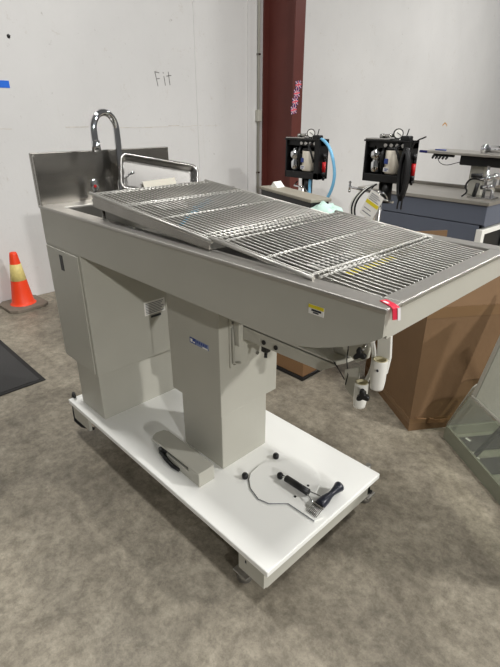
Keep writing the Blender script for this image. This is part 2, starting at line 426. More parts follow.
# faucet
fx, fy = -2.03, 1.155
f = MB().lathe([(0, 0), (.030, 0), (.030, .012), (.022, .022), (.020, .075), (.016, .085), (0, .085)], (fx, fy, 1.208), 24).build('faucet', CHROME, T)
u = Vector((.30, -.95, 0)).normalized()
pts = [Vector((fx, fy, 1.285)), Vector((fx, fy, 1.36)), Vector((fx, fy, 1.45))]
R = .068
c = Vector((fx, fy, 1.50)) + u * R
for k in range(13):
    a = math.pi - math.pi * k / 12; pts.append(c + u * (math.cos(a) * R) + Vector((0, 0, math.sin(a) * R)))
pts += [c + u * R + Vector((0, 0, -.035)), c + u * (R - .003) + Vector((0, 0, -.07))]
MB().tube(pts, .0145, 14).build('gooseneck_spout', CHROME, f)
e = pts[-1]; MB().cyl(e + Vector((0, 0, .03)), e + Vector((0, 0, -.012)), .0175, .0185, 16).build('aerator', CHROME, f)
MB().tube([(fx, fy, 1.30), (fx + .03, fy + .01, 1.305), (fx + .075, fy + .02, 1.325)], .006, 8).build('lever', CHROME, f)
kx, ky = -2.03, 1.018
v = MB().lathe([(0, 0), (.022, 0), (.022, .008), (.012, .014), (.012, .05), (.016, .056), (.017, .085), (.011, .094), (0, .096)], (kx, ky, 1.208), 20).build('spray_valve', CHROME, T)
MB().cyl((kx + .016, ky - .006, 1.275), (kx + .02, ky - .008, 1.275), .006, n=10).build('red_button', RED, v)
MB().lathe([(0, 0), (.012, 0), (.012, .03), (.026, .032), (.031, .045), (.026, .060), (0, .066)], (-1.62, 1.445, 1.209), 20).build('rim_knob', BLACK, T)
# yellow label, red tape on the body
m = MB().box(-.621, -.578, .7888, .79, 1.1455, 1.168); m.mi = 1; m.box(-.621, -.578, .788, .789, 1.160, 1.168); m.mi = 2
m.box(-.612, -.585, .788, .789, 1.1535, 1.158).box(-.607, -.592, .788, .789, 1.149, 1.152)
m.build('caution_label', [PAPER, YELLOW, INK], T)
Mt = Matrix.Translation((-.428, .812, 0)) @ Matrix.Rotation(math.radians(-24), 4, 'Z') @ Matrix.Translation((.428, -.812, 0))
m = MB(); m.prism([(-.462, 1.2092), (-.462, 1.2106), (-.425, 1.2112), (-.418, 1.208), (-.413, 1.186), (-.415, 1.186), (-.420, 1.207), (-.43, 1.2094)], 'y', .804, .821, M=Mt)
m.mi = 1; m.prism([(-.418, 1.2085), (-.4165, 1.2085), (-.4115, 1.184), (-.413, 1.184)], 'y', .815, .8215, M=Mt).box(-.455, -.44, .806, .812, 1.2106, 1.2112, M=Mt)
m.build('red_tag', [REDTAPE, WHITEI], T)
# arm on the pedestal
m = MB().box(-1.155, -1.145, 1.015, 1.165, .705, .905, .003).box(-1.147, -1.112, 1.028, 1.05, .80, .905, .004).box(-1.147, -1.12, 1.165, 1.185, .80, .905, .004)
br = m.build('arm_bracket', PAINT, T)
for (y, z) in ((1.03, .725), (1.15, .725), (1.03, .885)): MB().cyl((-1.147, y, z), (-1.139, y, z), .007, n=10).build('bolt', STEEL, br)
MB().tube([(-1.142, 1.022, .87), (-1.134, 1.02, .80), (-1.138, 1.024, .73), (-1.143, 1.06, .715)], .005, 8).build('cable_sleeve', PAINT_DK, br)
MB().box(-1.036, -1.010, 1.06, 1.085, .800, .826, .004).cyl((-1.02, 1.07, .80), (-1.012, 1.06, .785), .006, n=8).build('stop_block', BLACK, br)
top = [(-1.148, 1.05), (-.712, 1.05), (-.70, 1.08), (-.69, 1.14), (-.70, 1.19), (-.73, 1.22), (-1.148, 1.22)]
m = MB().prism([(-1.148, .882), (-1.148, .826), (-.768, .834), (-.712, .872), (-.712, .882)], 'y', 1.05, 1.19, bev=.002)
m.prism(top, 'z', .874, .886, bev=.002)
arm = m.build('support_arm', PAINT, T)
for x in (-1.011, -.955): MB().cyl((x, 1.0505, .848), (x, 1.047, .848), .0085, n=16).build('hole', BLACK, arm)
m = MB().prism([(-.82, 1.055), (-.76, .886), (-.70, .886), (-.655, .93), (-.63, 1.0), (-.60, 1.07)], 'y', 1.10, 1.16, bev=.004)
m.prism([(-.70, .93), (-.650, .905), (-.615, .93), (-.60, 1.06), (-.70, 1.055)], 'y', 1.06, 1.072, bev=.002)
yoke = m.build('yoke', PAINT, T)
MB().prism([(-.648, .905), (-.602, .932), (-.600, .90), (-.606, .825), (-.642, .849)], 'y', 1.0, 1.006, bev=.001).build('hanger_plate', PAINT, yoke)
MB().tube([(-.655, 1.02, .975), (-.650, 1.01, .93), (-.635, 1.0, .895), (-.64, 1.0, .86)], .0016, 6).tube([(-.72, 1.05, .885), (-.68, 1.03, .872), (-.645, 1.0, .875)], .0016, 6).build('wire', RUBBER, yoke)
def socket(x, y, z0, z1, r):
    m = MB(); h = z1 - z0
    m.lathe([(0, 0), (r * .86, 0), (r * .9, .006), (r, h * .3), (r, h - .003), (r * .97, h), (r * .78, h), (r * .76, h - .03), (0, h - .03)], (x, y, z0), 28)
    s = m.build('socket', WHITEP, T)
    MB().lathe([(r * .765, h - .029), (r * .775, h - .001), (r * .95, h + .0005), (r * .70, h + .001), (r * .70, h - .028), (0, h - .028)], (x, y, z0), 28).build('bore', CREAM, s)
    return s
s1 = socket(-.543, 1.0, .892, .977, .0205)
MB().prism([(-.572, 1.08), (-.535, 1.085), (-.525, .98), (-.53, .93), (-.56, .93), (-.565, .98)], 'y', 1.017, 1.027, bev=.002).build('socket_strap', WHITEP, s1)
MB().cyl((-.538, .983, .955), (-.534, .977, .955), .003, n=8).build('pin', INK, s1)
s2 = socket(-.577, .98, .828, .903, .0185)
m = MB()
m.tube(smooth([(-.592, 1.03, 1.01), (-.578, 1.028, .975), (-.572, 1.02, .94), (-.575, 1.01, .91), (-.582, .998, .885)]), .0065, 8)
m.build('curved_strap', WHITEP, s2)
MB().cyl((-.60, 1.0, .86), (-.582, .985, .862), .008, n=12).build('pin', STEEL, s2)
def star(c, nrm, r, parent):
    nrm = Vector(nrm).normalized(); M = frame_M(c, nrm.orthogonal(), nrm.cross(nrm.orthogonal()))
    m = MB()
    poly = []
    for k in range(36):
        a = 2 * math.pi * k / 36; rr = r * (.72 + .28 * math.cos(3 * a)); poly.append((rr * math.cos(a), rr * math.sin(a)))
    m.prism(poly, 'z', .0, .016, M=M, bev=.0025); m.cyl(Vector(c) - nrm * .012, Vector(c) + nrm * .004, r * .35, n=14)
    return m.build('star_knob', BLACK, parent)
star((-.556, .958, .884), (.45, -1, 0), .019, s2)
star((-.596, .988, .980), (.35, -1, .1), .019, yoke)
MB().cyl((-.602, 1.0, .978), (-.625, 1.075, .985), .006, n=10).build('knob_stem', STEEL, yoke)
# foot pedal guard
M = Matrix.Translation((-1.50, .864, .2203)); Lg = .330
m = MB().prism([(-.012, .030), (.0, .004), (.012, -.006), (Lg - .004, -.006), (Lg, .0), (Lg, .072), (Lg - .005, .076), (.02, .076), (-.004, .066)], 'z', .060, .068, M=M, bev=.002)
m.box(Lg - .010, Lg, -.004, .074, 0, .062, .002, M=M).box(.03, Lg - .005, .066, .074, 0, .062, .002, M=M).box(.11, Lg - .006, -.002, .006, .0, .040, .002, M=M).box(Lg - .07, Lg - .006, -.003, .006, 0, .060, .002, M=M)
fp = m.build('foot_pedal_guard', PAINT, T)
m = MB().box(.07, Lg - .075, .0, .055, .044, .056, .004, M=M); m.cyl(M @ Vector((.075, -.008, .036)), M @ Vector((.075, .05, .036)), .019, n=16)
m.tube(rot_pts([(.075, -.006, .036), (.115, -.012, .022), (.16, -.012, .012), (.20, -.007, .010)], M), [.012, .010, .009, .007], 8)
m.build('foot_pedal', BLACK, fp)

# cover plate lying on the deck
zp = .2205
t = thing('cover_plate', 'round white plate with a straight tail and black pegs lying on the white base', 'plate', (-.95, 1.13, .22))
pc, pr_ = (-.958, 1.128), .142
poly = []
for k in range(41):
    a = math.radians(-42 - (360 - 62) * k / 40); poly.append((pc[0] + pr_ * math.cos(a), pc[1] + pr_ * math.sin(a)))
poly = poly[::-1] + [(-.752, 1.045), (-.742, 1.075)]
left = [(-1.06, 1.187), (-1.088, 1.155), (-1.094, 1.115), (-1.085, 1.06), (-1.064, 1.030), (-1.024, 1.0), (-.963, .982), (-.919, .994), (-.868, 1.046), (-.746, 1.050)]
poly2 = [(-.735, 1.085)] + [(-.83, 1.16)] + [(pc[0] + .125 * math.cos(math.radians(a)), pc[1] + .02 + .125 * math.sin(math.radians(a))) for a in range(20, 121, 10)] + left
MB().prism(poly2, 'z', .22, .2265).build('plate', DECKW, t)
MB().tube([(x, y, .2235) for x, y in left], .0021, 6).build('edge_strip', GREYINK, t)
for (x, y) in ((-1.086, 1.028), (-1.083, 1.208), (-.983, 1.125)):
    MB().lathe([(0, 0), (.011, 0), (.013, .006), (.013, .016), (.009, .022), (0, .023)], (x, y, .2205 if x < -1 else .2265), 18).build('peg', BLACK, t)
for (x, y) in ((-.875, 1.171), (-.872, 1.089)): MB().cyl((x, y, .2265), (x, y, .228), .005, n=12).build('screw', BLACK, t)
h = MB().cyl((-.950, 1.124, .246), (-.838, 1.126, .246), .0135, n=18).build('handle', BLACK, t)
m = MB()
for s in (-1, 1):
    m.tube([(-.983, 1.125 + .003 * s, .244), (-.95, 1.125 + .006 * s, .246), (-.838, 1.126 + .008 * s, .246), (-.80, 1.127 + .022 * s, .240), (-.782, 1.128 + .024 * s, .234)], .0025, 6)
m.build('wire', CHROME, h)
# brush
a, b = Vector((-.771, 1.108, .242)), Vector((-.773, 1.238, .250))
t = thing('scrub_brush', 'dark navy waisted tool with metal teeth beside the round plate', 'brush', (a.x, a.y, .2265))
d = b - a
pts = [a + d * k for k in (0, .08, .3, .5, .62, .8, .95, 1)]
MB().tube(pts, [.018, .0205, .0185, .0125, .0115, .0155, .0205, .0195], 18).build('handle', NAVYBLK, t)
q = a - d.normalized() * .035
MB().box(-.022, .022, -.001, .008, -.006, .006, .002, M=frame_M(a - d.normalized() * .006, (1, 0, 0), d)).build('ferrule', STEEL, t)
m = MB()
for k in range(8): m.cyl((a.x - .02 + k * .0057, a.y - .004, .242), (a.x - .022 + k * .0063, a.y - .046, .230), .0016, n=6)
m.build('teeth', STEEL, t)

# ------------------------------------------------------------------ wire grates
def grate(name, label, x0, x1, y0, y1, z0, z1, rods, n=29, frame=True, skirt=0., r=.0028):
    Lx = math.hypot(x1 - x0, z1 - z0); ang = math.atan2(z1 - z0, x1 - x0)
    t = thing(name, label, 'grate', (x0, y0, z0), 0, 'wire grates on the dissection table')
    M = Matrix.Translation((x0, 0, z0)) @ Matrix.Rotation(-ang, 4, 'Y')
    m = MB()
    for k in range(n):
        y = y0 + .016 + (y1 - y0 - .032) * k / (n - 1)
        pts = [(0, y, -.004), (.006, y, .001)] + [(Lx * q, y, 0) for q in (.25, .5, .75)] + [(Lx - .006, y, .001), (Lx, y, -.004)]
        m.tube(rot_pts(pts, M), r, 7)
    m.build('wires', WIRE, t)
    for q in rods:
        MB().cyl(M @ Vector((q * Lx, y0 + .004, -r * .3)), M @ Vector((q * Lx, y1 - .004, -r * .3)), .0040, n=8).build('cross_rod', WIRE, t)
    if frame:
        for y in (y0, y1): MB().tube(rot_pts([(-.01, y, 0), (Lx * .5, y, 0), (Lx + .012, y, 0)], M), .0056, 10).build('side_rail', WIRE, t)
    if skirt:
        m = MB()
        for y in (y0 + .004, y1 - .004): m.prism([(0.0, -.006), (Lx, -.006), (Lx, -skirt * .62), (0.0, -skirt)], 'y', y - .0015, y + .0015, M=M)
        m.box(-.002, .001, y0 + .004, y1 - .004, -skirt, -.006, M=M)
        m.build('side_skirt', STEEL_D, t)
        MB().prism([(.0, -skirt), (Lx, -skirt * .62), (Lx, -skirt * .62 + .0015), (.0, -skirt + .0015)], 'y', y0 + .006, y1 - .006, M=M).build('pan', BASINM, t)
        for y in (y0 + .03, y1 - .03): 
            p = M @ Vector((.02, y, -skirt * .9)); zb = p.z
            MB().cyl((p.x, y, 1.074), (p.x, y, zb), .006, n=10).build('foot', STEEL_D, t)
    return t
grate('wire_grate', 'raised wire grate with side rails at the sink end of the table', -1.672, -1.008, .822, 1.362, 1.297, 1.239, (.012, .045, .31, .34, .62, .93, .965), skirt=.048)
grate('wire_grate', 'middle tilted wire grate on the table next to the raised one', -.998, -.652, .826, 1.402, 1.245, 1.2145, (.02, .10, .56, .98))
grate('wire_grate', 'lowest wire grate set into the open end of the table', -.646, -.476, .842, 1.408, 1.2125, 1.2005, (.04,), n=28, frame=False)

# litter under the grates
M = frame_M((-.838, 1.03, 1.1605), (1, 0, .0418), (0, 1, 0))
m = MB().box(0, .165, 0, .24, 0, .0015, M=M); m.mi = 1; m.box(.135, .165, .0, .24, .001, .002, M=M); m.mi = 2
for k in range(4): m.box(.015 + k * .022, .026 + k * .022, .02, .18 - (k % 2) * .04, .001, .002, M=M)
tag(m.build('printed_label', [PAPER, YELLOW, INK]), 'white printed label with a yellow stripe in the basin under the wires', 'label')
def onpan(x, y, h=.003): return (x, y, 1.249 - .0602 * (x + 1.672) + h)
m = MB().tube(smooth([onpan(-1.27, .92), onpan(-1.334, .994), onpan(-1.39, 1.05), onpan(-1.40, 1.10), onpan(-1.47, 1.12), onpan(-1.43, 1.15), onpan(-1.50, 1.18), onpan(-1.47, 1.21), onpan(-1.54, 1.24), onpan(-1.50, 1.25)]), .006, 6)
tag(m.build('blue_cord', TEALP), 'crumpled blue cord lying under the wires of the raised grate', 'cord')
m = MB()
pg = [(-1.455, .985), (-1.43, 1.06), (-1.475, 1.11), (-1.56, 1.15), (-1.62, 1.08), (-1.56, 1.0)]
V0 = [m.bm.verts.new(onpan(x, y, .004 + random.uniform(0, .008))) for x, y in pg]; V1 = [m.bm.verts.new((v.co.x, v.co.y, v.co.z + .002)) for v in V0]
cc = m.bm.verts.new(onpan(-1.52, 1.07, .016)); cb = m.bm.verts.new(onpan(-1.52, 1.07, .004))
for q in range(6):
    m.bm.faces.new((V1[q], V1[(q + 1) % 6], cc)); m.bm.faces.new((V0[(q + 1) % 6], V0[q], cb)); m.bm.faces.new((V0[q], V0[(q + 1) % 6], V1[(q + 1) % 6], V1[q]))
tag(m.build('paper_scrap', PAPER), 'crumpled pale paper under the wires of the raised grate', 'scrap')
m = MB().ball((-.868, 1.0, 1.172), .024, (1.3, 1.2, .5), 2, .25); tag(m.build('dark_scrap', BLACK), 'small black scrap in the basin under the middle grate', 'scrap')

# ------------------------------------------------------------------ stainless tray leaning at the backsplash
TL, TR, BL = Vector((-2.02, 1.172, 1.408)), Vector((-1.90, 1.52, 1.334)), Vector((-1.97, 1.105, 1.262))
TLn = TL
ax = (TR - TL); w = ax.length; ay = TL - BL; h = (ay - ax.normalized() * ay.dot(ax.normalized())).length
M = frame_M(BL, ax, ay)
t = thing('steel_tray', 'shallow stainless tray with rounded corners propped against the backsplash', 'tray', BL)
def rrect(x0, x1, y0, y1, r, n=5):
    out = []
    for cx_, cy_, a0 in ((x1 - r, y1 - r, 0), (x0 + r, y1 - r, 90), (x0 + r, y0 + r, 180), (x1 - r, y0 + r, 270)):
        for k in range(n + 1):
            a = math.radians(a0 + 90 * k / n); out.append((cx_ + r * math.cos(a), cy_ + r * math.sin(a)))
    return out
tb = bmesh.new()
dz = -.03
loops = [(rrect(0, w, 0, h, .03), .0), (rrect(.010, w - .010, .010, h - .010, .025), .001), (rrect(.018, w - .018, .018, h - .018, .02), dz * .75), (rrect(.028, w - .028, .028, h - .028, .016), dz)]
rings = [[tb.verts.new((x, y, z)) for x, y in lp] for lp, z in loops]
for A, B in zip(rings, rings[1:]):
    for k in range(len(A)): 
        f = tb.faces.new((A[k], A[(k + 1) % len(A)], B[(k + 1) % len(A)], B[k])); f.smooth = True
tb.faces.new(rings[-1])
back = [[tb.verts.new((x, y, z - .0022)) for x, y in lp] for lp, z in loops]
for A, B in zip(back, back[1:]):
    for k in range(len(A)): tb.faces.new((B[k], B[(k + 1) % len(A)], A[(k + 1) % len(A)], A[k]))
tb.faces.new(back[-1][::-1])
for k in range(len(rings[0])): tb.faces.new((rings[0][k], back[0][k], back[0][(k + 1) % len(back[0])], rings[0][(k + 1) % len(back[0])]))
mm = MB(); mm._merge(tb, M); mm.build('pan', STEEL, t)
M2 = M @ Matrix.Translation((.12, .008, -.018)) @ Matrix.Rotation(math.radians(16), 4, 'Z')
MB().box(0, .16, -.03, .045, 0, .002, M=M2).build('card_insert', mat('cream_card', (210, 205, 190), .6), None)
cardo = bpy.data.objects['card_insert']; cardo.name = 'paper_card'; tag(cardo, 'pale paper card standing in the stainless tray', 'card')

# ------------------------------------------------------------------ cardboard boxes
c0 = Vector((-.914, 2.086, 0)); A_ = Vector((-.82, .57, 0)).normalized(); B_ = Vector((.57, .82, 0)).normalized()
La, Lb, H = .62, .95, .715
M = frame_M(c0, A_, -B_)   # local y = -B so z stays up
M = Matrix.Identity(4)
for i in range(3): M[i][0] = A_[i]; M[i][1] = B_[i]; M[i][2] = (0, 0, 1)[i]; M[i][3] = c0[i]
t = thing('cardboard_box', 'large open cardboard box standing beside the table end', 'box', c0)
m = MB().box(0, La, 0, .006, 0, H, M=M).box(0, La, Lb - .006, Lb, 0, H, M=M).box(0, .006, .006, Lb - .006, 0, H, M=M).box(La - .006, La, .006, Lb - .006, 0, H, M=M).box(.006, La - .006, .006, Lb - .006, 0.001, .012, M=M)
m.build('carton_body', KRAFT, t)
def flapm(o, along, up, w, hgt, th=.005):
    Mx = frame_M(M @ Vector(o), M.to_3x3() @ Vector(along), M.to_3x3() @ Vector(up)); return MB().box(0, w, 0, hgt, -th / 2, th / 2, M=Mx)
flapm((.003, .003, H), (0, 1, 0), (.28, 0, 1), Lb - .006, .21).build('flap', KRAFT, t)
flapm((La - .003, .06, H), (0, 1, 0), (.05, 0, 1), .36, .226).build('flap', KRAFT, t)
flapm((.003, Lb - .003, H), (1, 0, 0), (0, .9, -.3), La - .006, .28).build('flap', KRAFT, t)
flapm((.01, .012, H - .01), (1, 0, 0), (0, .75, -.65), La - .02, .26).build('flap', KRAFT, t)
MB().box(-.0012, 0, .0, Lb, H - .055, H, M=M).build('packing_tape', TAPE, t)
MB().box(-.0012, 0, 0, Lb, .045, .075, M=M).box(-.0012, La, -.0012, 0, .045, .075, M=M).build('packing_tape', TAPE, t)
m = MB().prism([(0, 0), (.09, .005), (.105, .03), (.05, .022), (.01, .03)], 'z', 0, .004, M=frame_M(M @ Vector((-.002, .10, .045)), M.to_3x3() @ Vector((-.25, 1, .05)), (0, 0, 1)))
m.prism([(0, 0), (.07, .0), (.055, .012), (.01, .014)], 'z', 0, .004, M=frame_M(M @ Vector((-.002, .025, .088)), M.to_3x3() @ Vector((-.15, 1, -.1)), M.to_3x3() @ Vector((-1, 0, .4))))
m.build('torn_flap', KRAFT_D, t)
# low carton on a dark skid, with equipment case on it
t = thing('cardboard_box', 'low cardboard carton on a black skid on the floor behind the pedestal', 'box', (-1.95, 2.3, 0))
MB().box(-2.30, -1.655, 2.08, 2.5, 0, .022, .003).build('skid', BLACK, t)
MB().box(-2.29, -1.665, 2.095, 2.49, .022, .36, .003).build('carton_body', KRAFT_D, t)
M3 = Matrix.Translation((-1.90, 2.20, .372)) @ Matrix.Rotation(math.radians(-19), 4, 'Z')
t = thing('equipment_case', 'long black case with a flat grey lid showing behind the far grate edge', 'case', (-1.945, 2.30, .36))
MB().box(-.30, .30, -.058, .058, -.012, .758, .004, M=M3).build('body', BLACKM, t)
MB().box(-.31, .31, -.068, .068, .758, .776, .004, M=M3).build('lid', GREYTOP, t)
p = M3 @ Vector((-.22, .02, .776))
m = MB().prism([(-.028, 0), (.032, 0), (-.004, .034)], 'y', p.y - .04, p.y + .03, M=Matrix.Translation((p.x, 0, p.z))); tag(m.build('folded_paper', PAPER), 'small folded white paper on the grey lid of the black case', 'paper')

# mint film over the end of the case
m = MB()
for q in range(16):
    c = M3 @ Vector((.37 + random.uniform(-.04, .08), random.uniform(-.05, .05), .67 + random.uniform(-.05, .062)))
    m.ball(c, .045, (1.2, 1, .9), 2, .28)
mo = tag(m.build('packing_film', MINT), 'pale mint packing film crumpled over the right end of the black case', 'packaging')

# ------------------------------------------------------------------ gas valve boxes on stands
def valve_box(x0, x1, y0, z0, z1, lab, hose):
    w, hh = x1 - x0, z1 - z0; D = .13
    t = thing('valve_box', lab, 'valve box', ((x0 + x1) / 2, y0 + D / 2, z0), 0, 'black valve boxes behind the table')
    m = MB().box(x0, x1, y0 + D - .012, y0 + D, z0, z1, .003).box(x0, x0 + .014, y0, y0 + D, z0, z1, .003).box(x1 - .05, x1, y0, y0 + D, z0, z1, .004).box(x0, x1, y0, y0 + D, z0, z0 + .055, .004)
    m.box(x0 - .012, x1, y0 - .005, y0 + D, z1 - .012, z1, .003).box(x0, x1, y0 + .02, y0 + D, z1 - .055, z1 - .012, .003)
    m.build('housing', BLACKM, t)
    MB().box(x0 - .01, x0 + w * .55, y0 + .01, y0 + .11, z1, z1 + .01, .003).build('top_plate', STEEL, t)
    # chrome pressure body
    cx_ = x0 + w * .22; zc = z0 + .058
    m = MB().lathe([(0, 0), (.028, 0), (.042, .012), (.046, .075), (.034, .085), (.034, .10), (.052, .105), (.052, .15), (.032, .16), (.032, .19), (0, .19)], (cx_, y0 + .05, zc), 20)
    m.cyl((cx_ - .062, y0 + .04, zc + .127), (cx_ + .06, y0 + .04, zc + .127), .014, n=12)
    m.build('regulator', CHROME, t)
    MB().tube([(cx_ + .05, y0 + .05, zc + .16), (cx_ + .075, y0 + .03, zc + .10), (cx_ + .06, y0 + .03, zc + .03), (cx_ + .07, y0 + .05, zc)], .012, 10).build('tube', BLACK, t)
    # filter jar
    jx = x0 + w * .60
    j = MB().lathe([(0, 0), (.062, 0), (.067, .008), (.067, .160), (.058, .168), (0, .168)], (jx, y0 + .070, z0 + .06), 26).build('filter_jar', BEIGEJ, t)
    MB().lathe([(.058, .0), (.066, 0), (.066, .018), (0, .02)], (jx, y0 + .070, z0 + .222), 26).build('jar_cap', BLACK, j)
    m = MB().box(jx - .045, jx + .0, y0 + .0015, y0 + .0035, z0 + .075, z0 + .105); m.mi = 1
    m.box(jx - .038, jx - .008, y0 + .000, y0 + .002, z0 + .092, z0 + .098).box(jx - .038, jx - .015, y0, y0 + .002, z0 + .081, z0 + .086)
    m.build('jar_label', [PAPER, BLUEINK], j)
    MB().box(jx - .044, jx - .014, y0 + .0005, y0 + .012, z0 + .13, z0 + .165, .002).build('jar_mark', BLUEINK, j)
    # fittings along the top
    m = MB()
    for k in range(4): m.cyl((x0 + w * (.45 + .13 * k), y0 + .01, z1 - .035), (x0 + w * (.45 + .13 * k), y0 + .05, z1 - .035), .013, n=12)
    m.cyl((x0 + w * .5, y0 + .03, z1 - .03), (x0 + w * .92, y0 + .03, z1 - .03), .009, n=10)
    m.build('manifold', STEEL, t)
    # gauge
    gx = x0 + w * .66; gz = z1 + .042; gn = Vector((.62, -.78, .05)).normalized(); gc = Vector((gx, y0 + .04, gz))
    g = MB().cyl(gc - gn * .012, gc + gn * .012, .035, n=28).build('gauge', BLACKM, t)
    gf = MB().cyl(gc + gn * .0115, gc + gn * .0135, .028, n=28).build('dial', PAPER, g)
    pu = gn.cross(Vector((0, 0, 1))).normalized()
    MB().cyl((gx - .13, y0 + .06, z1 + .022), (gx - .03, y0 + .05, z1 + .030), .013, n=14).cyl((gx - .15, y0 + .06, z1 + .02), (gx - .125, y0 + .06, z1 + .022), .018, n=14).build('coupling', STEEL, t)
    MB().tube([(gx + .05, y0 + .02, z1 - .02), (gx + .02, y0 - .01, z1 - .05), (x0 + w * .80, y0 - .012, z1 - .10), (x0 + w * .86, y0, z1 - .18)], .009, 8).tube([(x0 + w * .42, y0 + .02, z1 - .06), (x0 + w * .40, y0 + .0, z1 - .11), (x0 + w * .43, y0 + .02, z0 + .07)], .012, 8).build('hose_loop', BLACK, t)
    MB().cyl(gc + gn * .0142 - pu * .02 + Vector((0, 0, -.012)), gc + gn * .0142 + pu * .01 + Vector((0, 0, .008)), .0022, n=6).build('needle', INK, gf)
    MB().cyl((gx, y0 + .045, z1 - .01), (gx, y0 + .045, gz - .03), .009, n=10).build('stem', STEEL, g)
    MB().box(gx + .03, gx + .10, y0 + .02, y0 + .08, z1 - .005, z1 + .03, .008).cyl((gx + .06, y0 + .05, z1 + .02), (gx + .075, y0 + .05, z1 + .075), .004, n=6).build('valve_block', BLACK, t)
    # red outlet on the side
    rx = x1 + .022; rz = z0 + .08
    r = MB().cyl((rx, y0 + .05, rz - .02), (rx, y0 + .05, rz + .06), .015, n=18).build('red_outlet', RED, t)
    MB().cyl((rx, y0 + .05, rz + .06), (rx, y0 + .05, rz + .09), .012, n=12).cyl((rx, y0 + .05, rz + .085), (rx, y0 + .05, rz + .125), .017, .014, 16).build('outlet_cap', BLACK, r)
    MB().cyl((rx, y0 + .05, rz - .05), (rx, y0 + .05, rz - .02), .017, n=16).cyl((rx, y0 + .05, rz - .085), (rx, y0 + .05, rz - .05), .010, n=12).box(x1 - .005, rx, y0 + .035, y0 + .065, rz - .045, rz - .03).build('outlet_base', BLACK, r)
    return t
def stand(x, y, ztop, lab, hoff):
    t = thing('pole_stand', lab, 'stand', (x, y, 0), 0, 'stands under the valve boxes')
    for k in range(5):
        a = 2 * math.pi * k / 5 + .3
        m = MB().tube([(x, y, .09), (x + .1 * math.cos(a), y + .1 * math.sin(a), .085), (x + .24 * math.cos(a), y + .24 * math.sin(a), .06)], .014, 8).cyl((x + .24 * math.cos(a) - .01, y + .24 * math.sin(a), .025), (x + .24 * math.cos(a) + .01, y + .24 * math.sin(a), .025), .025, n=14).cyl((x + .24 * math.cos(a), y + .24 * math.sin(a), .03), (x + .24 * math.cos(a), y + .24 * math.sin(a), .065), .006, n=8)
        m.build('leg', BLACKM, t)
    MB().cyl((x, y, .07), (x, y, ztop), .017, n=14).build('pole', STEEL, t)
    MB().cyl((x + hoff, y - .01, ztop - .15), (x + hoff, y - .01, ztop), .036, n=18).build('clamp_drum', BLACKM, t)
    m = MB().tube([(x - .03, y - .05, ztop - .03), (x - .03, y - .09, ztop - .06), (x + .09, y - .09, ztop - .07), (x + .10, y - .06, ztop - .11), (x + .06, y - .05, ztop - .13)], .007, 8)
    m.build('handle', CHROME, t)
    return t
valve_box(-2.93, -2.565, 3.28, 1.070, 1.385, 'black valve box with blue hose mounted in front of the red column', True)
stand(-2.76, 3.34, 1.070, 'pole stand carrying the valve box with the blue hose', .06)
valve_box(-2.105, -1.745, 3.24, 1.110, 1.40, 'black valve box with hanging cable coil near the grey bench', False)
stand(-1.97, 3.30, 1.110, 'pole stand carrying the valve box with the cable coil', .06)
# blue hose
m = MB()
pts = [(-2.58, 3.32, 1.385), (-2.53, 3.30, 1.375), (-2.46, 3.28, 1.33), (-2.40, 3.26, 1.24), (-2.365, 3.25, 1.12), (-2.385, 3.24, 1.0), (-2.45, 3.24, .90), (-2.52, 3.26, .84)]
m.tube(smooth(pts), .0125, 10)
pts = [(-2.52, 3.26, .84), (-2.60, 3.29, .84), (-2.655, 3.30, .92), (-2.66, 3.30, 1.0), (-2.665, 3.31, 1.068)]
m.tube(smooth(pts), .0125, 10)
tag(m.build('air_hose', HOSE), 'light blue hose looping down from the left valve box', 'hose')
# cable coil hanging on the right valve box
t = thing('cable_coil', 'black cable coil hanging on the front of the right valve box', 'cable', (-1.78, 3.2, 1.2))
m = MB()
ccx, ccy, ccz = -1.742, 3.195, 1.180
for k in range(9):
    pts = []
    for q in range(30):
        a = 2 * math.pi * q / 30
        pts.append((ccx + (.026 + .004 * (k % 3)) * math.cos(a), ccy - .014 + .004 * k, ccz + (.145 + .010 * (k % 4)) * math.sin(a)))
    m.tube(pts, .0085, 7, True)
m.build('loops', BLACK, t)
m = MB().ball((ccx, ccy + .006, ccz), .1, (.26, .15, 1.35), 3, 0); m.build('bundle', BLACKM, t)
for k in range(2): MB().tube(smooth([(ccx + .02 * k, ccy, ccz - .12), (ccx + .03 * k - .01, ccy - .01, ccz - .2), (ccx - .015 + .03 * k, ccy, ccz - .235)]), .006, 6).build('loose_end', BLACK, t)
MB().tube(smooth([(ccx + .02, ccy + .02, ccz + .15), (ccx + .04, ccy + .03, ccz + .22), (ccx + .12, ccy + .02, ccz + .25)]), .005, 6).build('loose_end', BLACK, t)
# paper tag
M4 = frame_M((-2.055, 3.17, .885), (.106, 0, -.049), (.09, .01, .19))
m = MB().box(0, .125, 0, .195, 0, .002, M=M4); m.mi = 1; m.box(.004, .121, .095, .122, .0005, .0026, M=M4); m.mi = 2
for k in range(4): m.box(.015, .105 - .02 * (k % 2), .130 + .014 * k, .136 + .014 * k, .0005, .0026, M=M4)
m.box(.015, .10, .025, .032, .0005, .0026, M=M4).box(.015, .08, .055, .061, .0005, .0026, M=M4)
tag(m.build('hang_tag', [PAPER, YELLOW, GREYINK]), 'white paper tag with a yellow band hanging below the right valve box', 'tag')
m = MB()
for k in range(4):
    m.tube(smooth([(-1.99, 3.27, 1.09), (-2.05 - .012 * k, 3.22, 1.05), (-2.12 - .014 * k, 3.20, .95), (-2.11 - .014 * k, 3.19, .84), (-2.04 - .01 * k, 3.2, .76)]), .007, 7)
    m.mi = (m.mi + 1) % 2
tag(m.build('cable_bunch', [BLACK, WHITEP]), 'bunch of black and white cables beside the paper tag', 'cable')
t = thing('tee_handle', 'small chrome T handle rod sticking out below the right valve box', 'handle', (-2.1, 3.2, 1.03))
